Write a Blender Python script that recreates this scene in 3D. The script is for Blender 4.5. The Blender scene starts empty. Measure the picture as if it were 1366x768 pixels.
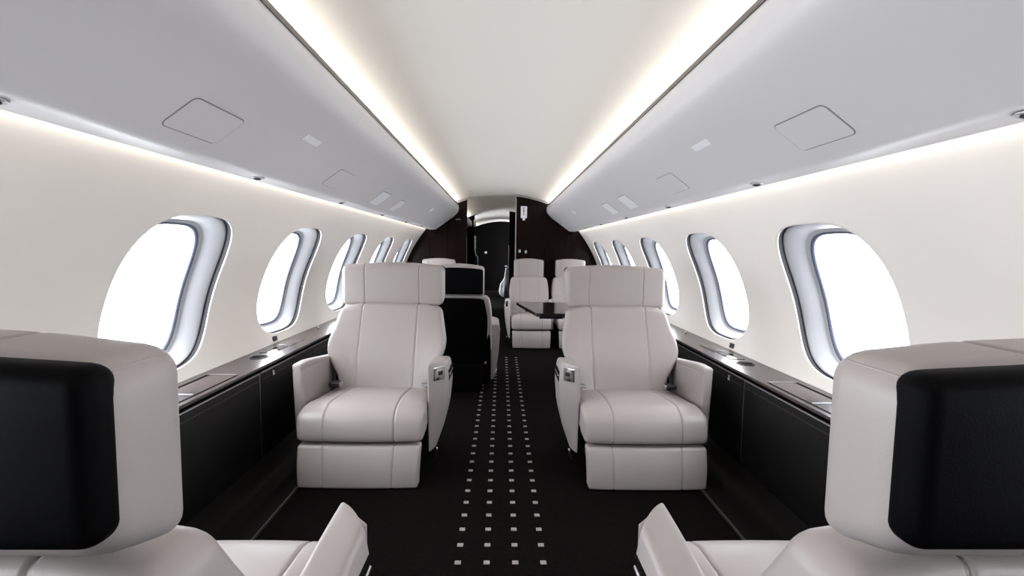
import bpy, math, random
import numpy as np
from mathutils import Vector, Matrix
random.seed(4)
scene = bpy.context.scene
COL = scene.collection
PI = math.pi

# ------------------------------------------------------------------ camera
CAM_F, CAM_H = 640.0, 1.18
cam_d = bpy.data.cameras.new('camera')
cam_d.sensor_width = 36.0
cam_d.lens = CAM_F / 1366.0 * 36.0
cam_d.clip_start = 0.02
cam = bpy.data.objects.new('camera', cam_d)
COL.objects.link(cam)
R_ = Matrix.Rotation(math.radians(-1.3126), 3, 'Z') @ Matrix.Rotation(math.radians(90 - 4.5383), 3, 'X') @ Matrix.Rotation(math.radians(0.8), 3, 'Z')
cam.matrix_world = Matrix.Translation((-0.0125, 0, CAM_H)) @ R_.to_4x4()
scene.camera = cam

# ------------------------------------------------------------------ world, exposure
SKY = 14.0
world = bpy.data.worlds.new('overcast_sky')
scene.world = world
world.use_nodes = True
wn = world.node_tree
wn.nodes.clear()
wo = wn.nodes.new('ShaderNodeOutputWorld')
wb = wn.nodes.new('ShaderNodeBackground')
wt = wn.nodes.new('ShaderNodeTexCoord')
ws = wn.nodes.new('ShaderNodeSeparateXYZ')
wm = wn.nodes.new('ShaderNodeMapRange')
wm.inputs['From Min'].default_value = -1
wm.inputs['From Max'].default_value = 1
wm.inputs['To Min'].default_value = 1.5      # hazy sun on the left of the aircraft
wm.inputs['To Max'].default_value = 0.65
wx = wn.nodes.new('ShaderNodeMath'); wx.operation = 'MULTIPLY'
wx.inputs[1].default_value = SKY
wn.links.new(wt.outputs['Generated'], ws.inputs[0])
wn.links.new(ws.outputs['X'], wm.inputs['Value'])
wn.links.new(wm.outputs[0], wx.inputs[0])
wn.links.new(wx.outputs[0], wb.inputs['Strength'])
wb.inputs['Color'].default_value = (0.94, 0.965, 1.0, 1)
wn.links.new(wb.outputs[0], wo.inputs[0])
vs = scene.view_settings
vs.view_transform = 'Standard'
vs.look = 'None'
vs.exposure = 0.10
vs.gamma = 1.0
vs.use_curve_mapping = False
scene.cycles.max_bounces = 12
scene.cycles.diffuse_bounces = 6
scene.cycles.sample_clamp_indirect = 6.0
COVE_CEIL, COVE_WALL = 30.0, 7.0

def area(name, loc, normal, up, sx, sy, energy, col=(1, 1, 1), portal=False):
    d = bpy.data.lights.new(name, 'AREA')
    d.shape = 'RECTANGLE'; d.size = sx; d.size_y = sy
    d.energy = energy; d.color = col
    if portal: d.cycles.is_portal = True
    o = bpy.data.objects.new(name, d)
    z = -Vector(normal).normalized(); y = Vector(up).normalized(); x = y.cross(z)
    o.matrix_world = Matrix.Translation(loc) @ Matrix((x, y, z)).transposed().to_4x4()
    COL.objects.link(o)
    return o

WARM = (1.0, 0.925, 0.81)
for s in (-1, 1):
    # ceiling cove strips: cabin zone, then the dimmer galley zone
    for y0, y1, k in ((-1.85, 7.0, 1.0), (7.15, 10.1, 0.45), (10.3, 13.8, 0.22)):
        L = y1 - y0
        area('ceiling_cove_light', (s*0.700, (y0+y1)/2, 1.834), (-s*0.6, 0, 0.8), (0, 1, 0), 0.022, L, COVE_CEIL*k*L/8.85, WARM)
    area('wall_cove_light', (s*1.084, 2.575, 1.478), (s*0.3, 0, -1), (0, 1, 0), 0.018, 8.85, COVE_WALL, WARM)

# ------------------------------------------------------------------ materials
def mat(name, col, rough=0.5, metal=0.0, noise=None, bump=None, spec=0.5, emit=None, coat=0.0, grain=None):
    m = bpy.data.materials.new(name); m.use_nodes = True
    nt = m.node_tree; b = nt.nodes['Principled BSDF']
    b.inputs['Base Color'].default_value = (*col, 1)
    b.inputs['Roughness'].default_value = rough
    b.inputs['Metallic'].default_value = metal
    b.inputs['Specular IOR Level'].default_value = spec
    b.inputs['Coat Weight'].default_value = coat
    b.inputs['Coat Roughness'].default_value = 0.1
    tc = nt.nodes.new('ShaderNodeTexCoord')
    src = tc.outputs['Object']
    if grain:                      # stretched wood grain
        mp = nt.nodes.new('ShaderNodeMapping'); mp.inputs['Scale'].default_value = grain
        nt.links.new(src, mp.inputs[0]); gsrc = mp.outputs[0]
    else: gsrc = src
    if noise:                      # (scale, amount)
        n = nt.nodes.new('ShaderNodeTexNoise'); n.inputs['Scale'].default_value = noise[0]; n.inputs['Detail'].default_value = 6
        nt.links.new(gsrc, n.inputs['Vector'])
        r = nt.nodes.new('ShaderNodeValToRGB')
        a = noise[1]
        r.color_ramp.elements[0].position = 0.3; r.color_ramp.elements[1].position = 0.7
        r.color_ramp.elements[0].color = (*[c*(1-a) for c in col], 1)
        r.color_ramp.elements[1].color = (*[min(1, c*(1+a)) for c in col], 1)
        nt.links.new(n.outputs['Fac'], r.inputs[0]); nt.links.new(r.outputs[0], b.inputs['Base Color'])
    if bump:                       # (scale, strength)
        n2 = nt.nodes.new('ShaderNodeTexNoise'); n2.inputs['Scale'].default_value = bump[0]; n2.inputs['Detail'].default_value = 4
        nt.links.new(src, n2.inputs['Vector'])
        bp = nt.nodes.new('ShaderNodeBump'); bp.inputs['Strength'].default_value = bump[1]; bp.inputs['Distance'].default_value = 0.002
        nt.links.new(n2.outputs['Fac'], bp.inputs['Height']); nt.links.new(bp.outputs[0], b.inputs['Normal'])
    if emit:
        b.inputs['Emission Color'].default_value = (*emit[0], 1); b.inputs['Emission Strength'].default_value = emit[1]
    return m

M = {}
M['leather'] = mat('pale_leather', (0.335, 0.300, 0.290), 0.42, noise=(3.0, 0.035), bump=(420, 0.12))
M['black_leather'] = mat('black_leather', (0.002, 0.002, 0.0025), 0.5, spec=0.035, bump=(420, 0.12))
M['veneer'] = mat('dark_veneer', (0.0050, 0.0017, 0.0014), 0.28, spec=0.09, noise=(5, 0.55), grain=(9, 9, 0.6))
M['cabinet'] = mat('cabinet_leather', (0.0035, 0.0032, 0.0035), 0.42, spec=0.2, bump=(300, 0.1))
M['ledge'] = mat('ledge_veneer', (0.038, 0.028, 0.026), 0.24, noise=(6, 0.35), grain=(12, 0.7, 12))
M['bin'] = mat('bin_lacquer', (0.60, 0.59, 0.60), 0.42)
M['bin_plate'] = mat('bin_plate', (0.78, 0.79, 0.82), 0.4)
M['wall'] = mat('wall_liner', (0.83, 0.79, 0.75), 0.6, noise=(2.0, 0.015), bump=(600, 0.08))
M['ceiling'] = mat('ceiling_liner', (0.74, 0.71, 0.67), 0.65, bump=(500, 0.08))
M['reveal'] = mat('window_reveal', (0.33, 0.335, 0.355), 0.45)
M['seal'] = mat('dark_seal', (0.02, 0.02, 0.025), 0.6)
M['gasket'] = mat('pane_gasket', (0.07, 0.08, 0.115), 0.5)
M['gap'] = mat('panel_gap', (0.20, 0.19, 0.19), 0.8)
M['rail'] = mat('dark_rail', (0.03, 0.025, 0.022), 0.4)
M['carpet'] = mat('dark_carpet', (0.0042, 0.0032, 0.0031), 0.95, noise=(60, 0.5), bump=(900, 0.5), spec=0.03)
M['dot'] = mat('carpet_dot', (0.27, 0.245, 0.24), 0.95, noise=(200, 0.15), spec=0.1)
M['kick'] = mat('kick_panel', (0.0026, 0.0021, 0.0019), 0.55, spec=0.07)
M['chrome'] = mat('chrome', (0.72, 0.72, 0.74), 0.16, metal=1.0)
M['steel'] = mat('brushed_steel', (0.50, 0.50, 0.52), 0.34, metal=1.0)
M['plastic'] = mat('black_plastic', (0.008, 0.008, 0.009), 0.35)
M['white'] = mat('white_plastic', (0.80, 0.80, 0.82), 0.5)
M['paper'] = mat('sign_white', (0.80, 0.78, 0.82), 0.6)
M['ink'] = mat('sign_ink', (0.10, 0.09, 0.11), 0.7)
M['table'] = mat('table_lacquer', (0.018, 0.012, 0.012), 0.08, noise=(5, 0.4), grain=(12, 0.8, 12), coat=0.5)
M['screen'] = mat('panel_glass', (0.012, 0.012, 0.016), 0.05, spec=0.9)
M['cloth'] = mat('silver_cloth', (0.22, 0.225, 0.26), 0.35, noise=(14, 0.25), bump=(60, 0.5))
M['black_end'] = mat('black_end', (0.0016, 0.0013, 0.0013), 0.6, spec=0.03)
M['purple'] = mat('dark_latch', (0.02, 0.012, 0.045), 0.3)

def glass_mat():
    m = bpy.data.materials.new('window_glass'); m.use_nodes = True
    nt = m.node_tree; nt.nodes.clear()
    o = nt.nodes.new('ShaderNodeOutputMaterial'); mx = nt.nodes.new('ShaderNodeMixShader')
    t = nt.nodes.new('ShaderNodeBsdfTransparent'); t.inputs[0].default_value = (0.96, 0.98, 1, 1)
    g = nt.nodes.new('ShaderNodeBsdfGlossy'); g.inputs['Roughness'].default_value = 0.02
    f = nt.nodes.new('ShaderNodeFresnel'); f.inputs[0].default_value = 1.2
    nt.links.new(f.outputs[0], mx.inputs[0]); nt.links.new(t.outputs[0], mx.inputs[1]); nt.links.new(g.outputs[0], mx.inputs[2])
    nt.links.new(mx.outputs[0], o.inputs[0])
    return m
M['glass'] = glass_mat()

# ------------------------------------------------------------------ helpers
def mesh_obj(name, verts, faces, m, parent=None, smooth=True, angle=None, thickness=None):
    me = bpy.data.meshes.new(name)
    me.from_pydata([tuple(v) for v in verts], [], faces)
    me.update()
    mlist = m if isinstance(m, (list, tuple)) else [m]
    for k in mlist: me.materials.append(M[k] if isinstance(k, str) else k)
    if smooth:
        for p in me.polygons: p.use_smooth = True
        if angle is not None:
            me.set_sharp_from_angle(angle=math.radians(angle))
    o = bpy.data.objects.new(name, me)
    COL.objects.link(o)
    if parent is not None: o.parent = parent
    return o

def empty(name, loc=(0, 0, 0), rotz=0):
    o = bpy.data.objects.new(name, None); o.empty_display_size = 0.1
    o.location = loc; o.rotation_euler = (0, 0, rotz)
    COL.objects.link(o)
    return o

def tag(o, label=None, cat=None, group=None, kind=None):
    if label: o['label'] = label
    if cat: o['category'] = cat
    if group: o['group'] = group
    if kind: o['kind'] = kind
    return o

class Bag:
    """collects closed shapes into one mesh"""
    def __init__(s): s.v = []; s.f = []
    def add(s, vf, tr=None):
        b = len(s.v); v, f = vf
        for p in v:
            s.v.append(tuple(tr @ Vector(p)) if tr is not None else tuple(p))
        s.f += [tuple(i + b for i in q) for q in f]
        return s
    def build(s, name, m, parent=None, smooth=True, angle=40):
        return mesh_obj(name, s.v, s.f, m, parent, smooth, angle)

def axis(h, r, n, extra=()):
    band = [0.0, 0.18, 0.4, 0.68, 1.0]
    pts = [-h + r*b for b in band] + [h - r*b for b in band]
    if h - r > 1e-6:
        for i in range(1, n): pts.append(-(h-r) + 2*(h-r)*i/n)
    pts += [e for e in extra if abs(e) < h - r]
    out = []
    for p in sorted(pts):
        if not out or p - out[-1] > 1e-5: out.append(p)
    return out

def rbox(hx, hy, hz, r, n=(4, 4, 4), fn=None, c=(0, 0, 0), ex=(), ey=(), ez=()):
    """rounded box; fn(p, n) -> p deforms it in local (uncentred) coordinates"""
    r = min(r, hx, hy, hz)
    A = [axis(hx, r, n[0], ex), axis(hy, r, n[1], ey), axis(hz, r, n[2], ez)]
    H = (hx, hy, hz)
    idx = {}; V = []; F = []
    def vert(p):
        k = tuple(round(t, 6) for t in p)
        if k in idx: return idx[k]
        q = [max(-(H[i]-r), min(H[i]-r, p[i])) for i in range(3)]
        d = Vector([p[i]-q[i] for i in range(3)])
        nrm = d.normalized() if d.length > 0 else Vector((0, 0, 0))
        pos = Vector(q) + nrm*r
        if fn: pos = Vector(fn(pos, nrm))
        V.append(pos + Vector(c)); idx[k] = len(V)-1
        return idx[k]
    for ax in range(3):
        u, w = (ax+1) % 3, (ax+2) % 3
        for sgn in (-1, 1):
            for i in range(len(A[u])-1):
                for j in range(len(A[w])-1):
                    quad = []
                    for a, b in ((i, j), (i+1, j), (i+1, j+1), (i, j+1)):
                        p = [0, 0, 0]; p[ax] = sgn*H[ax]; p[u] = A[u][a]; p[w] = A[w][b]
                        quad.append(vert(p))
                    if sgn < 0: quad.reverse()
                    if len(set(quad)) >= 3: F.append(tuple(quad))
    return V, F

def box(x0, x1, y0, y1, z0, z1):
    V = [(x0,y0,z0),(x1,y0,z0),(x1,y1,z0),(x0,y1,z0),(x0,y0,z1),(x1,y0,z1),(x1,y1,z1),(x0,y1,z1)]
    F = [(0,3,2,1),(4,5,6,7),(0,1,5,4),(1,2,6,5),(2,3,7,6),(3,0,4,7)]
    return V, F

def bevbox(x0, x1, y0, y1, z0, z1, r):
    return rbox((x1-x0)/2, (y1-y0)/2, (z1-z0)/2, r, (1, 1, 1), c=((x0+x1)/2, (y0+y1)/2, (z0+z1)/2))

def extrude_y(profile, ys, closed=True, caps=True):
    """profile: list of (x,z); swept along y"""
    n = len(profile); V = []; F = []
    for y in ys:
        for x, z in profile: V.append((x, y, z))
    m = n if closed else n-1
    for k in range(len(ys)-1):
        for i in range(m):
            j = (i+1) % n
            F.append((k*n+i, k*n+j, (k+1)*n+j, (k+1)*n+i))
    if closed and caps:
        F.append(tuple(range(n))); F.append(tuple((len(ys)-1)*n + i for i in reversed(range(n))))
    return V, F

def tube(pts, r, n=8, cap=True):
    V = []; F = []
    pts = [Vector(p) for p in pts]
    for k, p in enumerate(pts):
        t = (pts[min(k+1, len(pts)-1)] - pts[max(k-1, 0)]).normalized()
        a = t.cross(Vector((0, 0, 1)))
        if a.length < 1e-3: a = t.cross(Vector((1, 0, 0)))
        a.normalize(); b = t.cross(a)
        for i in range(n):
            th = 2*PI*i/n
            V.append(p + r*(math.cos(th)*a + math.sin(th)*b))
    for k in range(len(pts)-1):
        for i in range(n):
            j = (i+1) % n
            F.append((k*n+i, k*n+j, (k+1)*n+j, (k+1)*n+i))
    if cap:
        F.append(tuple(reversed(range(n)))); F.append(tuple((len(pts)-1)*n+i for i in range(n)))
    return V, F

def lathe(prof, n=24, c=(0, 0, 0)):
    """prof: (r,z) list, about z"""
    V = []; F = []
    for r, z in prof:
        for i in range(n):
            th = 2*PI*i/n; V.append((c[0]+r*math.cos(th), c[1]+r*math.sin(th), c[2]+z))
    for k in range(len(prof)-1):
        for i in range(n):
            j = (i+1) % n
            F.append((k*n+i, k*n+j, (k+1)*n+j, (k+1)*n+i))
    F.append(tuple(reversed(range(n)))); F.append(tuple((len(prof)-1)*n+i for i in range(n)))
    return V, F

def copy_tree(o, parent=None):
    c = o.copy(); COL.objects.link(c); c.parent = parent
    for ch in list(o.children): copy_tree(ch, c)
    return c

def lerp_tab(tab, t):
    return float(np.interp(t, [a for a, b in tab], [b for a, b in tab]))

# ------------------------------------------------------------------ setting: shell
BULK = 7.05          # far bulkhead
FRONT = -1.88        # wall behind the camera
END = 13.9           # far end of the forward zone

floor = tag(mesh_obj('floor', *box(-1.36, 1.36, FRONT-0.05, END+0.1, -0.05, 0.0), 'carpet', smooth=False), kind='structure')
dot_v, dot_f = rbox(0.0118, 0.0112, 0.0014, 0.0012, (1, 1, 1))
dot_me = None
for i in range(-2, 33):
    for x in (-0.1632, -0.0546, 0.0539, 0.1604):
        if dot_me is None:
            o = mesh_obj('carpet_square', dot_v, dot_f, 'dot', floor); dot_me = o.data
        else:
            o = bpy.data.objects.new('carpet_square', dot_me); COL.objects.link(o); o.parent = floor
        o.location = (x, 1.727 + 0.1083*i, 0.0012)

def ceil_z(x): return 1.995 - 0.275*x*x
cp = [(x, ceil_z(x)) for x in np.linspace(-0.96, 0.96, 33)]
cprof = cp + [(x, z+0.04) for x, z in reversed(cp)]
tag(mesh_obj('ceiling', *extrude_y(cprof, [FRONT-0.05, 0, 2, 4, 6, 8, 10, 12, END+0.1]), 'ceiling', angle=40), kind='structure')

# wall liner curve x(z)
_z = [0.50, 0.58, 0.68, 0.78, 0.87, 0.95, 1.08, 1.22, 1.34, 1.46, 1.58]
_x = [1.395, 1.422, 1.438, 1.440, 1.428, 1.405, 1.355, 1.283, 1.207, 1.115, 1.005]
_pc = np.polyfit(_z, _x, 5)
def wall_x(z): return float(np.polyval(_pc, z))
def wall_n(z):
    d = float(np.polyval(np.polyder(_pc), z))      # dx/dz
    n = Vector((1, 0, -d)); return n.normalized()   # outward (x positive side)
def wall_pt(s, y, z, D=0.0):
    n = wall_n(z)
    return Vector((s*(wall_x(z) + n.x*D), y, z + n.z*D))

PITCH = 1.108
WIN_Y = {-1: 2.025, 1: 1.96}
ZC, HA, HB, NE = 0.968, 0.325, 0.333, 3.2
Z0, Z1 = 0.50, 1.52
NT = 96
def sup(th, A, B, n=NE):
    c, s_ = math.cos(th), math.sin(th)
    r = 1.0 / ((abs(c)/A)**n + (abs(s_)/B)**n)**(1.0/n)
    return r*c, r*s_
def loop(s, yc, A, B, D, zc=ZC, n=NE):
    return [wall_pt(s, yc + a, zc + b, D) for a, b in (sup(2*PI*k/NT, A, B, n) for k in range(NT))]
def bridge(loops, flip=False, close=False):
    V = [p for l in loops for p in l]; F = []
    for k in range(len(loops)-1):
        for i in range(NT):
            j = (i+1) % NT
            q = (k*NT+i, k*NT+j, (k+1)*NT+j, (k+1)*NT+i)
            F.append(tuple(reversed(q)) if flip else q)
    return V, F

def wall_bay(s, yc, hw):
    rect = []
    for k in range(NT):
        th = 2*PI*k/NT; c, d = math.cos(th), math.sin(th)
        up = (Z1-ZC) if d >= 0 else (ZC-Z0)
        t = min(hw/abs(c) if abs(c) > 1e-9 else 1e9, up/abs(d) if abs(d) > 1e-9 else 1e9)
        rect.append([c*t, d*t])
    for cx_ in (-hw, hw):                 # snap the nearest ray to each corner
        for cz_ in (Z1-ZC, Z0-ZC):
            k = min(range(NT), key=lambda i: (rect[i][0]-cx_)**2 + (rect[i][1]-cz_)**2)
            rect[k] = [cx_, cz_]
    hole = [sup(2*PI*k/NT, HA, HB) for k in range(NT)]
    loops = []
    for D in (0.006, 0.003): loops.append([wall_pt(s, yc+a*(1.0), ZC+b, D) for a, b in hole])
    for t in (0.0, 0.03, 0.08, 0.16, 0.28, 0.42, 0.58, 0.78, 1.0):
        loops.append([wall_pt(s, yc + h[0]*(1-t)+r[0]*t, ZC + h[1]*(1-t)+r[1]*t, 0) for h, r in zip(hole, rect)])
    return bridge(loops, flip=(s > 0))

win_no = 0
window_proto = {}
for s, side in ((-1, 'left'), (1, 'right')):
    bag = Bag()
    for k in range(-3, 5):
        yc = WIN_Y[s] + PITCH*k
        bag.add(wall_bay(s, yc, PITCH/2))
    for ya, yb in ((FRONT-0.05, WIN_Y[s]-3*PITCH-PITCH/2), (WIN_Y[s]+4*PITCH+PITCH/2, BULK+0.02)):
        zs = np.linspace(Z0, Z1, 40)
        V = [wall_pt(s, y, z) for y in (ya, yb) for z in zs]
        F = [(i, i+1, 40+i+1, 40+i) for i in range(39)]
        bag.add((V, F))
    w = bag.build('wall_'+side, 'wall', angle=None)
    for p in w.data.polygons: p.use_smooth = True
    tag(w, kind='structure')
    for k in range(-3, 5):
        yc = WIN_Y[s] + PITCH*k
        win_no += 1
        if s not in window_proto:
            A2, B2 = 0.234, 0.272
            zc2 = 0.956
            lps = []
            # side wall of the cut-out, sloping liner, then a narrow flat flange round the pane
            for t, D in ((0, 0.028), (0.06, 0.027), (0.12, 0.029), (0.25, 0.036), (0.42, 0.048), (0.58, 0.062), (0.70, 0.075), (0.76, 0.081), (0.79, 0.0835), (0.84, 0.0835), (0.92, 0.085), (1.0, 0.088)):
                A = HA*0.988*(1-t) + A2*t; B = HB*0.988*(1-t) + B2*t
                lps.append(loop(s, 0, A, B, D, ZC*(1-t)+zc2*t))
            root = mesh_obj('window_1', *bridge(lps, flip=(s > 0)), 'reveal')
            mesh_obj('seal', *bridge([loop(s, 0, HA*0.96, HB*0.96, 0.045), loop(s, 0, HA*1.003, HB*1.003, 0.040), loop(s, 0, HA*1.003, HB*1.003, 0.005)], flip=(s < 0)), 'seal', root)
            mesh_obj('gasket', *bridge([loop(s, 0, A2*1.02, B2*1.02, 0.0885, zc2), loop(s, 0, A2*0.985, B2*0.985, 0.0865, zc2), loop(s, 0, A2*0.955, B2*0.96, 0.0915, zc2), loop(s, 0, A2*0.95, B2*0.955, 0.099, zc2)], flip=(s > 0)), 'gasket', root)
            V = loop(s, 0, A2*0.99, B2*0.99, 0.094, zc2); V2 = loop(s, 0, A2*0.5, B2*0.5, 0.094, zc2)
            pv, pf = bridge([V, V2], flip=(s > 0)); pv = pv + [wall_pt(s, 0, zc2, 0.094)]
            pf = pf + [(NT+i, NT+(i+1) % NT, 2*NT) if s < 0 else (NT+(i+1) % NT, NT+i, 2*NT) for i in range(NT)]
            mesh_obj('pane', pv, pf, 'glass', root)
            # outer skin ring so that daylight enters through the panes only
            mesh_obj('frame_ring', *bridge([loop(s, 0, A2*0.97, B2*0.97, 0.101, zc2), loop(s, 0, HA*1.15, HB*1.12, 0.101), loop(s, 0, HA*1.15, HB*1.12, 0.012), loop(s, 0, HA*1.0, HB*1.0, 0.012)], flip=(s < 0)), 'seal', root)
            window_proto[s] = root
        else:
            root = copy_tree(window_proto[s])
        root.name = 'window_%d' % win_no
        root.location = (0, yc, 0)
        tag(root, kind='structure')
        n = wall_n(zc2); p = wall_pt(s, yc, zc2, 0.125)
        area('window_portal', p, (-s*n.x, 0, -n.z), (0, 1, 0), 0.62, 0.56, 1, portal=True)

# bulkheads (asymmetric full-height doorway), panel parts joined at grooves
def bulk_panel(x0, x1, y0, y1, n=14, clip=True):
    V = []; F = []
    xs = np.linspace(x0, x1, n)
    def bounds(x):
        a = abs(x); top = ceil_z(a) - 0.002 if a < 0.95 else 1.7
        if a > 1.0:
            zz = np.linspace(0.50, 1.7, 200); wx_ = np.polyval(_pc, np.minimum(zz, 1.6)) - np.maximum(0, zz-1.6)*1.0 + 0.02
            ok = zz[(wx_ >= a)]
            top = float(ok.max()) if len(ok) else 0.9
        bot = 0.0
        if a > 1.36: bot = 0.52
        return bot, top
    for y in (y0, y1):
        for x in xs:
            b, t = bounds(x); V.append((x, y, b)); V.append((x, y, t))
    m = 2*n
    for i in range(n-1):
        F.append((2*i, 2*i+2, 2*i+3, 2*i+1))
        F.append((m+2*i, m+2*i+1, m+2*i+3, m+2*i+2))
        F.append((2*i+1, 2*i+3, m+2*i+3, m+2*i+1)); F.append((2*i, m+2*i, m+2*i+2, 2*i+2))
    F.append((0, 1, m+1, m)); F.append((m-2, 2*m-2, 2*m-1, m-1))
    return V, F

DOOR_L, DOOR_R = -0.522, 0.193
wf = empty('wall_far'); tag(wf, kind='structure')
gap = 0.002
for x0, x1, nm in ((-1.46, -1.06, 'veneer_panel'), (-1.06, -0.80, 'veneer_panel'), (-0.80, DOOR_L, 'veneer_panel')):
    mesh_obj(nm, *bulk_panel(x0+gap, x1-gap, BULK, BULK+0.05), 'veneer', wf, smooth=False)
for x0, x1 in ((DOOR_R, 0.62), (0.62, 1.02), (1.02, 1.46)):
    mesh_obj('veneer_panel', *bulk_panel(x0+gap, x1-gap, BULK, BULK+0.05), 'veneer', wf, smooth=False)
mesh_obj('backing', *bulk_panel(-1.46, DOOR_L, BULK+0.03, BULK+0.10), 'black_end', wf, smooth=False)
mesh_obj('backing', *bulk_panel(DOOR_R, 1.46, BULK+0.03, BULK+0.10), 'black_end', wf, smooth=False)
mesh_obj('edge_trim', *box(DOOR_R-0.008, DOOR_R+0.006, BULK-0.008, BULK+0.02, 0.0, 1.93), 'steel', wf, smooth=False)
mesh_obj('edge_trim', *box(DOOR_L-0.004, DOOR_L+0.004, BULK-0.004, BULK+0.02, 0.0, 1.35), 'rail', wf, smooth=False)
# narrow dark trim following the ceiling arch at the bulkhead
for a, b in ((-0.95, DOOR_L), (DOOR_R, 0.95)):
    xs = np.linspace(a, b, 12)
    prof = [(x, ceil_z(x)-0.001) for x in xs] + [(x, ceil_z(x)-0.03) for x in reversed(xs)]
    mesh_obj('arch_trim', *extrude_y(prof, [BULK-0.02, BULK+0.005]), 'gap', wf, smooth=False)

# second bulkhead, zone side walls and the far end
SEC = 10.2
wg = empty('wall_galley'); tag(wg, kind='structure')
mesh_obj('veneer_panel', *bulk_panel(-1.1, -0.585, SEC, SEC+0.06), 'black_end', wg, smooth=False)
mesh_obj('veneer_panel', *bulk_panel(0.145, 1.1, SEC, SEC+0.06), 'black_end', wg, smooth=False)
mesh_obj('edge_trim', *box(0.136, 0.148, SEC-0.01, SEC+0.02, 0.0, 1.28), 'steel', wg, smooth=False)
mesh_obj('side_panel', *box(-1.13, -1.10, BULK+0.1, SEC, 0, 1.75), 'veneer', wg, smooth=False)
mesh_obj('side_panel', *box(1.10, 1.13, BULK+0.1, SEC, 0, 1.75), 'veneer', wg, smooth=False)
mesh_obj('side_panel', *box(0.235, 0.27, SEC+0.06, 13.0, 0, ceil_z(0.25)), 'black_end', wg, smooth=False)
mesh_obj('side_panel', *box(-1.13, -1.10, SEC, 10.55, 0, 1.75), 'veneer', wg, smooth=False)
mesh_obj('side_panel', *box(-1.13, -1.10, 11.25, END, 0, 1.75), 'veneer', wg, smooth=False)
mesh_obj('side_panel', *box(-1.13, -1.10, 10.55, 11.25, 1.45, 1.75), 'veneer', wg, smooth=False)
we = tag(mesh_obj('wall_end', *bulk_panel(-1.12, 1.12, END, END+0.05), 'black_end', smooth=False), kind='structure')
area('entry_door_portal', (-1.14, 10.9, 0.75), (1, 0, 0), (0, 1, 0), 1.4, 0.7, 1, portal=True)
# wall behind the camera
tag(mesh_obj('wall_front', *bulk_panel(-1.46, 1.46, FRONT-0.05, FRONT, 31), 'veneer', smooth=False), kind='structure')

# baseboards: sloped dark kick panels along the side cabinets
for s, side in ((-1, 'left'), (1, 'right')):
    prof = [(s*1.0, 0.0), (s*1.003, 0.010), (s*1.02, 0.014), (s*1.14, 0.022), (s*1.185, 0.040), (s*1.205, 0.075), (s*1.225, 0.10), (s*1.30, 0.10), (s*1.30, 0.0)]
    tag(mesh_obj('baseboard_'+side, *extrude_y(prof, [FRONT, BULK]), 'kick', angle=50), kind='structure')
    mesh_o = tag(mesh_obj('trim_%d' % (1 if s < 0 else 2), *box(min(s*0.994, s*1.004), max(s*0.994, s*1.004), FRONT, BULK, 0.0, 0.010), 'rail', smooth=False), kind='structure')

# ------------------------------------------------------------------ side cabinets and ledges
CAB = {-1: [(FRONT, 0.95), (0.95, 2.166)], 1: [(FRONT, 0.95), (0.95, 2.121)]}
LAB = {-1: 'left', 1: 'right'}
KZ = 1.111            # ledge and cabinets were measured on a nearer plane; scaled about the eye
def sc(v):
    return [(p[0]*KZ, p[1]*KZ, 1.18 - (1.18-p[2])*KZ) for p in v]
CX, CT = 1.222, 0.553
def sbox(s, xa, xb, y0, y1, z0, z1, r=None):
    xa, xb = sorted((s*xa, s*xb))
    return box(xa, xb, y0, y1, z0, z1) if r is None else bevbox(xa, xb, y0, y1, z0, z1, r)
def cabinet(s, y0, y1, doors, label):
    root = empty('side_cabinet', (s*1.25, (y0+y1)/2, 0.10)); tag(root, label, 'cabinet')
    def loc(v): return [(p[0]-root.location.x, p[1]-root.location.y, p[2]-root.location.z) for p in v]
    v, f = sbox(s, 1.247, 1.36, y0, y1, 0.10, 0.548)
    mesh_obj('body', loc(v), f, 'black_end', root, smooth=False)
    for a, b in doors:
        v, f = sbox(s, CX, 1.246, a+0.003, b-0.003, 0.102, 0.542, 0.004)
        d = mesh_obj('door', loc(v), f, 'cabinet', root, angle=40)
        v, f = sbox(s, CX-0.004, CX+0.004, a+0.006, b-0.006, 0.540, 0.546)
        mesh_obj('top_edge', loc(v), f, 'steel', d, smooth=False)
        v, f = sbox(s, CX-0.0015, CX+0.004, b-0.010, b-0.006, 0.11, 0.536)
        mesh_obj('side_edge', loc(v), f, 'steel', d, smooth=False)
        v, f = sbox(s, CX-0.0012, CX+0.002, a+0.02, b-0.02, 0.503, 0.506)
        mesh_obj('stitch_line', loc(v), f, 'rail', d, smooth=False)
    return root, loc
for s in (-1, 1):
    seam = 2.407 if s < 0 else 2.357
    root, loc = cabinet(s, FRONT, seam-0.001, [(FRONT, -0.3), (-0.3, 1.05), (1.05, seam)], 'low black leather cabinet below the %s ledge, beside the nearest %s armchair' % (LAB[s], LAB[s]))
    root, loc = cabinet(s, seam+0.001, BULK-0.003, [(seam, 3.60), (3.60, 4.75), (4.75, 5.9), (5.9, BULK-0.01)], 'low black latched cabinet below the %s ledge, beside the facing %s armchair' % (LAB[s], LAB[s]))
    yl = 2.53 if s < 0 else 2.50
    v, f = rbox(0.006, 0.010, 0.016, 0.004, (1, 1, 1), c=(s*(CX-0.004), yl, 0.512))
    la = mesh_obj('latch', loc(v), f, 'chrome', root)
    v, f = rbox(0.003, 0.004, 0.005, 0.002, (1, 1, 1), c=(s*(CX-0.010), yl, 0.508))
    mesh_obj('latch_pin', loc(v), f, 'white', la)

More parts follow.
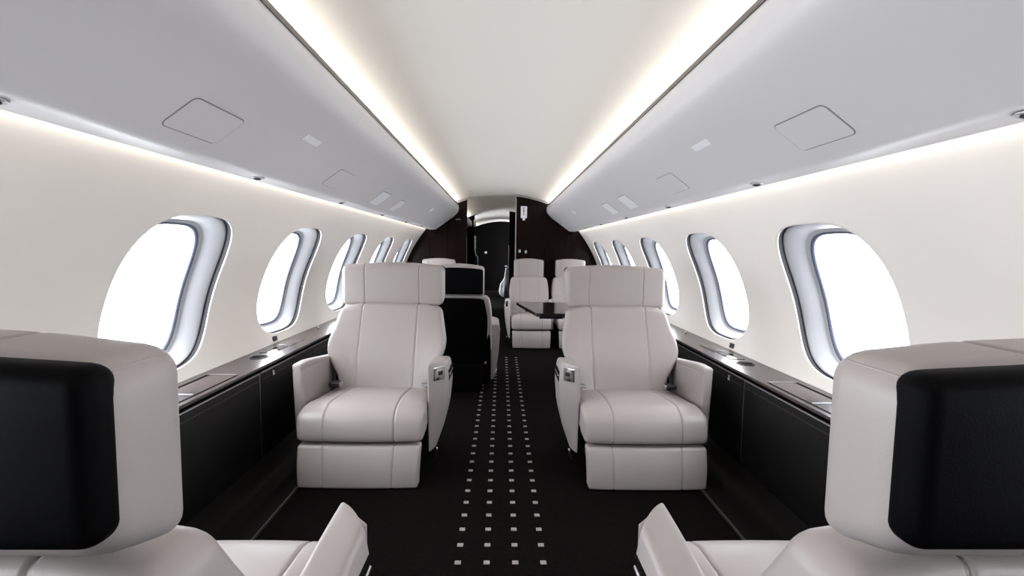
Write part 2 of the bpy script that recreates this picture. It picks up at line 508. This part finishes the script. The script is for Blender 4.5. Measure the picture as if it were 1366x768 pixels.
for s in (-1, 1):
    prof = [(s*1.209, 0.566), (s*1.206, 0.569), (s*1.206, 0.577), (s*1.209, 0.580), (s*1.418, 0.580), (s*1.405, 0.549), (s*1.245, 0.549), (s*1.245, 0.566)]
    led = mesh_obj('side_ledge', *extrude_y(prof, [FRONT, 0, 2, 4, 6, BULK-0.003]), 'ledge', smooth=False)
    tag(led, 'long glossy brown veneer ledge under the %s windows' % LAB[s], 'ledge')
    dy = 0.0 if s < 0 else -0.05
    ym = lambda y: (y + dy)*KZ
    zt = 0.580
    cup = mesh_obj('cup_holder', *lathe([(0.044, 0.0), (0.046, 0.0035), (0.042, 0.005), (0.038, 0.004), (0.034, 0.0015)], 28, (s*1.325, ym(2.342), zt)), 'rail', led)
    mesh_obj('cup_well', *lathe([(0.0375, 0.0), (0.0375, 0.0042)], 28, (s*1.325, ym(2.342), zt)), 'black_end', cup)
    for ya, yb, xa, xb, m_ in ((2.43, 2.60, 1.165, 1.235, 'screen'), (2.62, 2.80, 1.155, 1.230, 'ledge')):
        mesh_obj('control_panel', *sbox(s, xa*KZ, xb*KZ, ym(ya), ym(yb), zt-0.001, zt+0.003, 0.002), m_, led)
    y0, y1 = ym(1.50), ym(2.0)
    lid = mesh_obj('table_lid', *sbox(s, 1.24, 1.358, y0, y1, zt-0.001, zt+0.0025, 0.002), 'ledge', led)
    mesh_obj('lid_slot', *sbox(s, 1.360, 1.378, y0, y1, zt-0.001, zt+0.0012), 'black_end', lid, smooth=False)
    mesh_obj('lid_edge', *sbox(s, 1.245, 1.374, y1, y1+0.010, zt-0.001, zt+0.0035), 'steel', lid, smooth=False)
    mesh_obj('lid_edge', *sbox(s, 1.245, 1.322, y0+0.24, y0+0.252, zt, zt+0.0045), 'steel', lid, smooth=False)
    mesh_obj('lid_groove', *sbox(s, 1.232, 1.237, y0, y1, zt-0.001, zt+0.0008), 'black_end', lid, smooth=False)
    mesh_obj('jack_stud', *lathe([(0.008, 0), (0.010, 0.004), (0.006, 0.012), (0.004, 0.016)], 12, (s*1.372, ym(3.22), zt)), 'steel', led)
    yo = 3.0 if s < 0 else 2.91
    p = wall_pt(s, yo, 0.606, -0.004)
    o = mesh_obj('wall_outlet', *rbox(0.005, 0.024, 0.015, 0.003, (1, 1, 1)), 'plastic')
    n = wall_n(0.606)
    o.location = p; o.rotation_euler = (0, -s*math.atan2(n.z, n.x), 0)
    tag(o, 'small black socket on the %s wall just above the ledge' % LAB[s], 'socket')
    mesh_obj('outlet_face', *rbox(0.002, 0.012, 0.007, 0.001, (1, 1, 1), c=(-s*0.005, 0, 0)), 'seal', o)

# ------------------------------------------------------------------ overhead bins
BP = [(0.666, 1.838), (0.652, 1.836), (0.646, 1.826), (0.640, 1.800), (0.636, 1.775), (0.637, 1.755), (0.643, 1.733), (0.655, 1.712),
      (0.675, 1.688), (0.72, 1.645), (0.80, 1.5871), (0.88, 1.5293), (0.945, 1.4822), (0.960, 1.4700), (0.972, 1.4630), (0.990, 1.4590),
      (1.060, 1.4570), (1.066, 1.4620), (1.066, 1.500), (1.075, 1.56), (1.02, 1.70), (0.95, 1.775), (0.672, 1.775)]
ta = Vector((0.235, 0, -0.170)).normalized()
def bin_frame(s, sd, y, lift):
    """matrix with x along the slope (down/outwards), y along the cabin, z out of the bin face"""
    t = Vector((s*ta.x, 0, ta.z)); n = Vector((-s*(-ta.z), 0, -ta.x))
    yv = n.cross(t)
    o = Vector((s*0.72, 0, 1.645)) + t*sd + Vector((0, y, 0)) + n*lift
    m = Matrix((t, yv, n)).transposed().to_4x4(); m.translation = o
    return m
def bin_plate(s, name, s0, s1, y0, y1, m, parent, h=0.0016, r=0.012, lift=0.0):
    """plate with rounded corners lying on the bin face"""
    mt = bin_frame(s, (s0+s1)/2, (y0+y1)/2, lift)
    a, b = (s1-s0)/2, (y1-y0)/2
    pts = []
    for cx_, cy_, t0 in ((a-r, b-r, 0), (-a+r, b-r, 90), (-a+r, -b+r, 180), (a-r, -b+r, 270)):
        for k in range(6):
            th = math.radians(t0 + 18*k); pts.append((cx_ + r*math.cos(th), cy_ + r*math.sin(th)))
    n = len(pts)
    V = [mt @ Vector((x, y, -0.001)) for x, y in pts] + [mt @ Vector((x, y, h)) for x, y in pts]
    F = [(i, (i+1) % n, n+(i+1) % n, n+i) for i in range(n)] + [tuple(range(n, 2*n)), tuple(reversed(range(n)))]
    return mesh_obj(name, V, F, m, parent, smooth=False)
def framed(s, name, s0, s1, y0, y1, parent, m='bin', r=0.02, g=0.0035):
    fr = bin_plate(s, name, s0, s1, y0, y1, 'gap', parent, 0.0010, r)
    bin_plate(s, 'panel_face', s0+g, s1-g, y0+g, y1-g, m, fr, 0.0022, r-g)
    return fr

for s in (-1, 1):
    prof = [(s*x, z) for x, z in BP]
    bn = mesh_obj('overhead_bin', *extrude_y(prof, [FRONT, -1, 0, 1, 2, 3, 4, 5, 6, BULK-0.004]), 'bin', angle=28)
    tag(bn, 'long grey overhead locker running along the %s side of the ceiling' % LAB[s], 'overhead locker')
    rp = [(s*0.668, 1.8375), (s*0.668, 1.842), (s*0.650, 1.842), (s*0.6435, 1.834), (s*0.6385, 1.811), (s*0.6415, 1.8105), (s*0.648, 1.832), (s*0.653, 1.8375)]
    mesh_obj('rail', *extrude_y(rp, [FRONT, BULK-0.006]), 'rail', bn, smooth=False)
    L = s < 0
    y0, y1 = (1.318, 1.565) if L else (1.268, 1.503)
    framed(s, 'access_panel', 0.124, 0.250, y0, y1, bn)
    framed(s, 'access_panel', 0.124, 0.250, y0-2.4, y1-2.4, bn)
    y0, y1 = (2.465, 2.705) if L else (2.395, 2.635)
    framed(s, 'access_panel', 0.122, 0.252, y0, y1, bn, g=0.0022)
    y0, y1 = (1.905, 2.049) if L else (1.855, 2.0)
    bin_plate(s, 'label_plate', 0.054, 0.083, y0, y1, 'bin_plate', bn, 0.0025, 0.004)
    for y0, y1 in (((3.355, 3.585), (3.93, 4.12)) if L else ((3.31, 3.53), (3.87, 4.08))):
        fr = bin_plate(s, 'vent_panel', 0.128, 0.262, y0, y1, 'gap', bn, 0.0008, 0.012)
        bin_plate(s, 'panel_face', 0.132, 0.262, y0+0.004, y1-0.004, 'bin_plate', fr, 0.0022, 0.010)
    mt = bin_frame(s, 0.072, 5.3, 0.0)
    v, f = lathe([(0.030, -0.001), (0.030, 0.003), (0.022, 0.006)], 20)
    mesh_obj('signal_button', [mt @ Vector(p) for p in v], f, 'white', bn)
    bin_plate(s, 'end_label', 0.155, 0.262, 6.83, 7.03, 'bin_plate', bn, 0.0025, 0.008)
    ends = [7.0]
    # reading lights let into the lower lip
    for yy in ((0.98, 2.00, 3.02, 4.05, 5.05, 6.0) if L else (0.93, 1.93, 2.95, 3.95, 4.95, 5.9)):
        x = s*1.008
        rl = mesh_obj('reading_light', *lathe([(0.026, 0.0025), (0.026, -0.002), (0.022, -0.004), (0.019, -0.002)], 24, (x, yy, 1.4575)), 'steel', bn)
        mesh_obj('lamp_eye', *lathe([(0.015, 0.002), (0.015, -0.004), (0.009, -0.007), (0.003, -0.008)], 16, (x, yy, 1.4555)), 'seal', rl)
    mesh_obj('lip_joint', *box(min(s*0.985, s*1.062), max(s*0.985, s*1.062), 5.62, 5.626, 1.4562, 1.459), 'gap', bn, smooth=False)

# forward locker seen through the doorway, on the left only
prof = [(-x, z - (0.06 if z > 1.7 else 0)) for x, z in BP]
fb = mesh_obj('overhead_bin', *extrude_y(prof, [BULK+0.11, SEC-0.01]), 'bin', angle=28)
tag(fb, 'grey end of an overhead locker glimpsed inside the dark doorway', 'overhead locker')

# ------------------------------------------------------------------ seats
def make_seat(kind, side):
    """kind 'wide'/'narrow'; side = sign of the local x where the aisle armrest is.
    local frame: sitter looks along -y, armrest fronts at y=0"""
    W = kind == 'wide'
    k = 1.0 if W else 0.77
    S = 0.172 if W else 0.125          # seam position
    root = empty('executive_seat' if W else 'cabin_chair')
    sx = (S-0.012, S-0.006, S-0.003, S, S+0.003, S+0.006, S+0.012)
    sx = sx + tuple(-a for a in sx)
    def groove(x, dpt=0.007, w=0.0035, s0=None):
        q = S if s0 is None else s0
        return dpt*(math.exp(-((x-q)/w)**2) + math.exp(-((x+q)/w)**2))
    # dark plinth
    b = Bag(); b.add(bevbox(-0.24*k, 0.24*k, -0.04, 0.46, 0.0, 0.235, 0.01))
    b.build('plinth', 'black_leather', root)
    # leg rest
    hx = 0.298*k
    def f_leg(p, n):
        t = (p.z + 0.101)/0.202
        x = p.x*(0.985 + 0.03*t)
        y = p.y - 0.035*(1-t) - 0.010*(1-(p.x/hx)**2) - 0.012*math.sin(PI*max(0, min(1, t)))
        return Vector((x, y, p.z)) - n*groove(p.x, 0.005)
    mesh_obj('leg_rest', *rbox(hx, 0.035, 0.101, 0.014, (8, 2, 6), f_leg, (0, -0.152, 0.106), ex=sx), 'leather', root)
    # seat cushion
    hx = 0.312*k
    def f_cush(p, n):
        ty = (p.y + 0.305)/0.61                       # 0 front .. 1 rear
        x = p.x
        x *= 1 - 0.025*max(0, min(1, (ty-0.22)/0.12))
        wz = max(0, min(1, (p.z + 0.084)/0.168))       # 0 bottom .. 1 top
        z = p.z + wz*(-0.055*max(0, ty-0.15) + 0.016*math.sin(PI*min(1, ty*1.1))*(1-(p.x/hx)**4) - 0.030*max(0, (0.2-ty)/0.2)**2 - 0.008*(abs(p.x)/hx)**6)
        y = p.y - 0.014*(1-(p.x/hx)**2)*(1-ty)
        y += (0.030*wz**2 + 0.012*(1-wz)**2 - 0.008)*max(0, 1-ty*2.5)
        return Vector((x, y, z)) - n*groove(p.x, 0.006)
    mesh_obj('cushion', *rbox(hx, 0.305, 0.084, 0.030, (8, 10, 5), f_cush, (0, 0.118, 0.303), ex=sx), 'leather', root)
    # backrest
    if W: ol = [(0.30, 0.262), (0.42, 0.275), (0.49, 0.318), (0.545, 0.350), (0.61, 0.358), (0.70, 0.338), (0.80, 0.320), (0.86, 0.314)]
    else: ol = [(0.30, 0.245), (0.50, 0.255), (0.60, 0.262), (0.70, 0.258), (0.80, 0.245), (0.84, 0.240)]
    zz = np.linspace(0.3, 0.86, 60); xx = np.interp(zz, [a for a, _ in ol], [b_ for _, b_ in ol])
    for _ in range(6): xx[1:-1] = (xx[:-2] + 2*xx[1:-1] + xx[2:])/4
    def out(z): return float(np.interp(z, zz, xx))
    def yback(z): return 0.325 + 0.36*(z-0.33)
    HB_ = 0.265; zc = 0.566
    def f_back(p, n):
        z = p.z + zc
        u = p.x/0.3
        x = u*out(z)
        y = p.y + yback(z) + 0.062
        y -= (float(np.interp(z, [0.38, 0.48, 0.56, 0.63, 0.72, 0.82], [0.03, 0.055, 0.055, 0.035, 0.010, 0.004])) if W else 0.012)*abs(u)**3
        y -= 0.012*math.sin(PI*(z-0.3)/0.53)*(1-abs(u)**2) if p.y < 0 else 0
        zt = p.z - 0.032*abs(u)**6*max(0, p.z/HB_)**2
        return Vector((x, y, zt + zc)) - n*groove(x, 0.007)
    kx = 0.3
    exb = tuple(a*0.3/0.335 for a in sx) + tuple(a*0.3/0.30 for a in sx) + tuple(np.linspace(0.12, 0.2, 13)) + tuple(-np.linspace(0.12, 0.2, 13))
    mesh_obj('backrest', *rbox(0.3, 0.062, HB_, 0.032, (8, 2, 16), f_back, ex=exb), 'leather', root)
    # black shell behind the backrest
    hsh = 0.375 if not W else 0.340; zsh = hsh + 0.05
    def f_shell(p, n):
        z = p.z + zsh
        u = p.x/0.3
        x = u*(out(max(z, 0.5)) - 0.005 if not W else min(out(max(z, 0.5)), 0.345) - 0.010)
        y = p.y + yback(max(z, 0.25)) + 0.108 - 0.03*abs(u)**3
        return Vector((x, y, z))
    mesh_obj('back_shell', *rbox(0.3, 0.030, hsh, 0.018, (8, 2, 10), f_shell), 'black_leather', root)
    # headrest
    hh = 0.325 if W else 0.200
    hz = 0.130 if W else 0.118
    zc_h = 0.938 if W else 0.948
    def f_head(p, n):
        t = p.z/hz
        x = p.x
        u = p.x/hh
        y = p.y - (0.012*(1-u*u) if p.y < 0 else 0)
        z = p.z + (0.022*(1-u*u)*max(0, t)) + ((0.050 if W else 0.025)*(p.y+0.06)/0.12 if t < 0 else 0)*min(1, -t*1.4 if t < 0 else 0)
        return Vector((x, y, z)) - n*groove(x, 0.006)
    hy = 0.066
    head = mesh_obj('headrest', *rbox(hh, hy, hz, 0.037 if W else 0.022, (8, 2, 6), f_head, ex=tuple(a/1.0 for a in sx) + tuple(np.linspace(S-0.014, S+0.014, 9)) + tuple(-np.linspace(S-0.014, S+0.014, 9))), 'leather', root)
    head.location = (0, 0.56 + hy, zc_h)
    rr = 0.037 if W else 0.022
    for q in (-1, 1):              # corner piping between the top and the side gusset
        pp = []
        for yy in np.linspace(-hy+0.03, hy-0.024, 9):
            n45 = Vector((q*0.7071, 0, 0.7071))
            pp.append(f_head(Vector((q*(hh-rr), yy, hz-rr)) + n45*(rr-0.0006), n45*0))
        mesh_obj('piping', *tube(pp, 0.0016, 6), 'leather', head)
    ph, pz = (hh-0.003, hz-(0.034 if W else 0.022))
    def f_hp(p, n):
        u = p.x/ph
        return Vector((p.x, p.y, p.z + (0.014*(1-u*u) if p.z > 0 else 0)))
    mesh_obj('headrest_panel', *rbox(ph, 0.024, pz, 0.020, (6, 1, 4), f_hp, (0, hy-0.012, 0.034 if W else 0.004)), 'black_leather', head)
    for q in (-1, 1) if not W else ():
        V, F = tube([(q*S*0.62, 0.56, 0.80), (q*S*0.62, 0.60, 0.93)], 0.009, 10)
        mesh_obj('headrest_post', V, F, 'steel', root)
    # window-side armrest: thin upright panel
    a = -side
    ax0 = (0.328 if W else 0.250)
    aw = 0.026 if W else 0.016
    def f_wa(p, n):
        t = (p.z+0.19)/0.38
        y = p.y
        if y < 0: y += 0.03*(1-t)
        z = p.z - (0.040*max(0, p.y/0.27 + 0.6) if p.z > 0 else 0)*max(0, p.z/0.19)
        dz = p.z - 0.155
        g = 0.004*math.exp(-(dz/0.004)**2)
        return Vector((p.x, y, z)) - n*(g if abs(n.x) > 0.7 else 0)
    mesh_obj('window_armrest', *rbox(aw, 0.285, 0.19, 0.014, (2, 6, 4), f_wa, (a*(ax0+aw), 0.235, 0.388), ez=(0.143, 0.149, 0.155, 0.161, 0.167)), 'leather', root)
    # aisle armrest
    outer = [(0.08, 0.032), (0.15, 0.056), (0.30, 0.092), (0.45, 0.104), (0.53, 0.100), (0.580, 0.084)]
    ax1 = 0.308 if W else 0.252
    ko = 1.0 if W else 0.72
    zA = 0.321
    def f_aa(p, n):
        z = p.z + zA
        t = (p.z+0.25)/0.50
        u = (p.x/0.055+1)/2
        x = ax1 + u*lerp_tab(outer, z)*ko
        y = (p.y + 0.26)*0.60
        fr = max(0, 1-y/0.32)
        y += (0.11*max(0, u)**1.5 + 0.05*(1-t)**2)*fr
        zt = z - 0.03*max(0, y/0.36)**2*t
        return Vector((side*x, y, zt))
    v, f = rbox(0.055, 0.26, 0.25, 0.016, (5, 8, 8), f_aa)
    if side < 0: f = [tuple(reversed(q)) for q in f]
    arm = mesh_obj('aisle_armrest', v, f, 'leather', root)
    # seat control plate let into the front of the armrest
    px = ax1 + 0.056*ko
    m4 = Matrix.Translation((side*(px-0.004), 0.0505, 0.512)) @ Matrix.Rotation(side*math.radians(46), 4, 'Z')
    b = Bag(); b.add(rbox(0.043*ko, 0.006, 0.044, 0.005, (1, 1, 1)), m4)
    plate = b.build('control_plate', 'leather', arm)
    b = Bag(); b.add(rbox(0.038*ko, 0.006, 0.037, 0.005, (1, 1, 1), c=(0, -0.003, 0)), m4); b.build('control_bezel', 'chrome', plate)
    b = Bag(); b.add(rbox(0.015*ko, 0.005, 0.012, 0.004, (1, 1, 1), c=(side*0.008*ko, -0.008, 0.002)), m4); b.build('control_button', 'plastic', plate)
    # slot with a chrome recline handle on the outer face
    xo = ax1 + 0.112*ko
    b = Bag(); b.add(rbox(0.006, 0.09, 0.030, 0.005, (1, 3, 1), c=(side*(xo-0.014), 0.205, 0.480)))
    slot = b.build('armrest_slot', 'black_leather', arm)
    b = Bag(); b.add(rbox(0.005, 0.08, 0.008, 0.005, (1, 3, 1), c=(side*(xo-0.008), 0.205, 0.484))); b.build('recline_handle', 'chrome', slot)
    # swivel lever below the aisle armrest
    V, F = tube([(side*(ax1+0.045), 0.05, 0.10), (side*(ax1+0.040), 0.06, 0.07), (side*(ax1+0.028), 0.08, 0.03)], 0.006, 8)
    mesh_obj('swivel_lever', V, F, 'steel', root)
    # lap belt: dark buckle on the window side, steel tongue on the aisle side
    b = Bag(); b.add(bevbox(a*0.255*k-0.028, a*0.255*k+0.028, 0.20, 0.26, 0.385, 0.412, 0.006)); bk = b.build('belt_buckle', 'plastic', root)
    b = Bag(); b.add(bevbox(a*0.222*k-0.006, a*0.222*k+0.006, 0.205, 0.255, 0.388, 0.410, 0.004)); b.build('buckle_release', 'steel', bk)
    b = Bag(); b.add(bevbox(side*0.265*k-0.030, side*0.265*k+0.030, 0.22, 0.27, 0.390, 0.402, 0.004)); b.build('belt_tongue', 'steel', root)
    return root

W_R = make_seat('wide', 1)
W_L = make_seat('wide', -1)
N_R = make_seat('narrow', 1)
N_L = make_seat('narrow', -1)
used = set()
wide_heads = {c.data.name for r in (W_R, W_L) for c in r.children if c.type == 'MESH' and c.name.startswith('headrest')}
def place(proto, x, y, rot, label, group=None, head_dz=0.0, cat='armchair', head_sz=1.0):
    o = proto if proto.name not in used else copy_tree(proto)
    used.add(proto.name)
    o.location = (x, y, 0); o.rotation_euler = (0, 0, rot)
    tag(o, label, cat, group)
    for ch in o.children:
        if ch.name.startswith('headrest') and not ch.name.startswith('headrest_p'): ch.location.z = (0.938 if ch.data.name in wide_heads else 0.948) + head_dz; ch.scale.z = head_sz
    return o
G = 'pale leather cabin seats'
place(W_R, -0.705, 2.50, 0, 'pale grey leather armchair facing the camera beside the left windows', G)
place(W_L, 0.725, 2.49, 0, 'pale grey leather armchair facing the camera beside the right windows', G)
place(W_L, -0.703, 1.128, PI, 'nearest left armchair seen from behind, black panel on its pale headrest', G, 0.012, head_sz=0.90)
place(W_R, 0.703, 1.128, PI, 'nearest right armchair seen from behind, black panel on its pale headrest', G, 0.012, head_sz=0.90)
place(N_L, -0.345, 4.36, PI, 'smaller seat with an all-black back behind the left armchair', G, -0.02)
place(N_R, -0.785, 5.35, 0, 'far left seat showing only a pale headrest top by the dark bulkhead', G, -0.02)
place(N_L, 0.36, 5.90, 0, 'far pale seat on the aisle side behind the dark table', G, -0.02)
last = place(N_L, 0.925, 5.90, 0, 'far pale seat by the right wall, partly hidden by the right armchair', G, -0.02)
for ch in list(last.children):            # this inner seat of the pair shares its neighbour's armrest
    if ch.name.startswith('aisle_armrest') or ch.name.startswith('swivel_lever'):
        for g in ch.children_recursive: bpy.data.objects.remove(g)
        bpy.data.objects.remove(ch)

# ------------------------------------------------------------------ dining table at the far right
tb = empty('folding_table', (0.62, 4.35, 0.0)); tag(tb, 'dark glossy table with a cut corner before the two far seats', 'table')
pts = [(0.143, 4.78), (0.165, 4.62), (0.285, 3.93), (1.08, 3.93), (1.08, 4.80)]
V = [(x-0.62, y-4.35, z) for z in (0.632, 0.66) for x, y in pts]; n = len(pts)
F = [tuple(reversed(range(n))), tuple(range(n, 2*n))] + [(i, (i+1) % n, n+(i+1) % n, n+i) for i in range(n)]
mesh_obj('table_top', V, F, 'table', tb, smooth=False)
b = Bag(); b.add(bevbox(-0.40, -0.25, 0.15, 0.34, 0.60, 0.632, 0.004)); b.build('hinge', 'black_end', tb)
b = Bag(); b.add(bevbox(-0.30, -0.10, -0.28, -0.10, 0.595, 0.632, 0.004)); b.build('slide_latch', 'purple', tb)
b = Bag(); b.add(bevbox(-0.06, 0.10, -0.20, 0.30, 0.56, 0.632, 0.01)); b.add(bevbox(-0.02, 0.06, 0.02, 0.10, 0.0, 0.60, 0.01)); b.build('pedestal', 'black_leather', tb)

# ------------------------------------------------------------------ far bulkhead details
sg = mesh_obj('wall_placard', *box(-0.045, 0.045, -0.004, 0.004, -0.085, 0.085), 'paper', smooth=False)
sg.location = (0.307, BULK-0.006, 1.73); tag(sg, 'white upright placard on the dark right bulkhead', 'sign')
mesh_obj('placard_tab', *box(-0.018, 0.018, -0.004, 0.004, -0.118, -0.085), 'paper', sg, smooth=False)
b = Bag()
for z0, z1, x0, x1 in ((0.045, 0.070, -0.012, 0.004), (0.030, 0.043, -0.006, 0.004), (0.012, 0.030, -0.010, 0.008), (-0.004, 0.010, -0.004, 0.010), (-0.02, -0.007, -0.008, 0.004), (-0.048, -0.024, -0.006, 0.002)):
    b.add(box(x0, x1, -0.0052, -0.004, z0, z1))
b.build('lettering', 'ink', sg, smooth=False)
for x, z, nm in ((0.255, 1.165, 'lower'), (0.345, 1.155, 'upper')):
    o = mesh_obj('door_latch', *rbox(0.016, 0.008, 0.022, 0.005, (1, 1, 1)), 'steel')
    o.location = (x, BULK-0.006, z)
    tag(o, 'small steel latch on the dark bulkhead, %s the placard' % ('left of and far below' if nm == 'lower' else 'right of and far below'), 'latch')
o = mesh_obj('slot_light', *rbox(0.035, 0.006, 0.006, 0.003, (1, 1, 1)), 'steel'); o.location = (-0.65, BULK-0.004, 1.612)
tag(o, 'thin bright strip high on the dark left bulkhead', 'trim strip')
# zone beyond
o = mesh_obj('wall_switch', *rbox(0.032, 0.008, 0.032, 0.006, (1, 1, 1)), 'steel'); o.location = (-0.467, END-0.008, 1.095)
tag(o, 'small pale square switch plate on the black end wall', 'switch')
V, F = tube([(-0.575, SEC-0.02, 1.46), (-0.575, SEC-0.02, 1.14)], 0.022, 10); 
gr = mesh_obj('grab_handle', V, F, 'white'); tag(gr, 'pale vertical grab handle on the left edge of the inner doorway', 'handle')
V, F = tube([(-0.565, SEC-0.03, 1.14), (-0.55, SEC-0.04, 1.06), (-0.51, SEC-0.05, 1.02), (-0.505, SEC-0.05, 0.80)], 0.010, 8); mesh_obj('handle_cord', V, F, 'white', gr)
V, F = tube([(-0.575, SEC-0.02, 1.80), (-0.575, SEC-0.02, 1.66)], 0.030, 10); 
lt = mesh_obj('lamp_tube', V, F, 'white'); tag(lt, 'short pale lamp tube high on the left edge of the inner doorway', 'lamp')

# silvery garment bag hanging at the inner doorway
def bag_shape():
    prof = [(0.02, 0.0), (0.06, -0.03), (0.055, -0.08), (0.07, -0.15), (0.065, -0.22), (0.10, -0.29), (0.15, -0.36), (0.165, -0.44), (0.165, -0.52), (0.14, -0.60), (0.09, -0.65), (0.02, -0.67)]
    n = 28; V = []; F = []
    rnd = random.Random(3)
    for k, (r, z) in enumerate(prof):
        for i in range(n):
            th = 2*PI*i/n
            q = r*(1 + 0.10*math.sin(5*th + k*0.5) + 0.05*math.sin(9*th - k*0.9)) if 0 < k < len(prof)-1 else r
            V.append((q*math.cos(th)*0.9 - 0.05*(k/len(prof)), q*math.sin(th)*0.8, z))
    for k in range(len(prof)-1):
        for i in range(n):
            j = (i+1) % n; F.append((k*n+i, k*n+j, (k+1)*n+j, (k+1)*n+i))
    F.append(tuple(range(n))); F.append(tuple((len(prof)-1)*n+i for i in reversed(range(n))))
    return V, F
bg = mesh_obj('hanging_bag', *bag_shape(), 'cloth'); bg.location = (0.135, 10.55, 0.80)
tag(bg, 'silvery cloth bag hanging at the edge of the dark inner doorway', 'bag')
V, F = tube([(0.0, 0, -0.02), (-0.02, 0, 0.03), (-0.07, 0, 0.02)], 0.014, 8); mesh_obj('strap', V, F, 'white', bg)
V, F = tube([(0.0, 0, -0.01), (0.05, 0, 0.02), (0.101, 0, 0.03)], 0.008, 8); mesh_obj('hook', V, F, 'steel', bg)
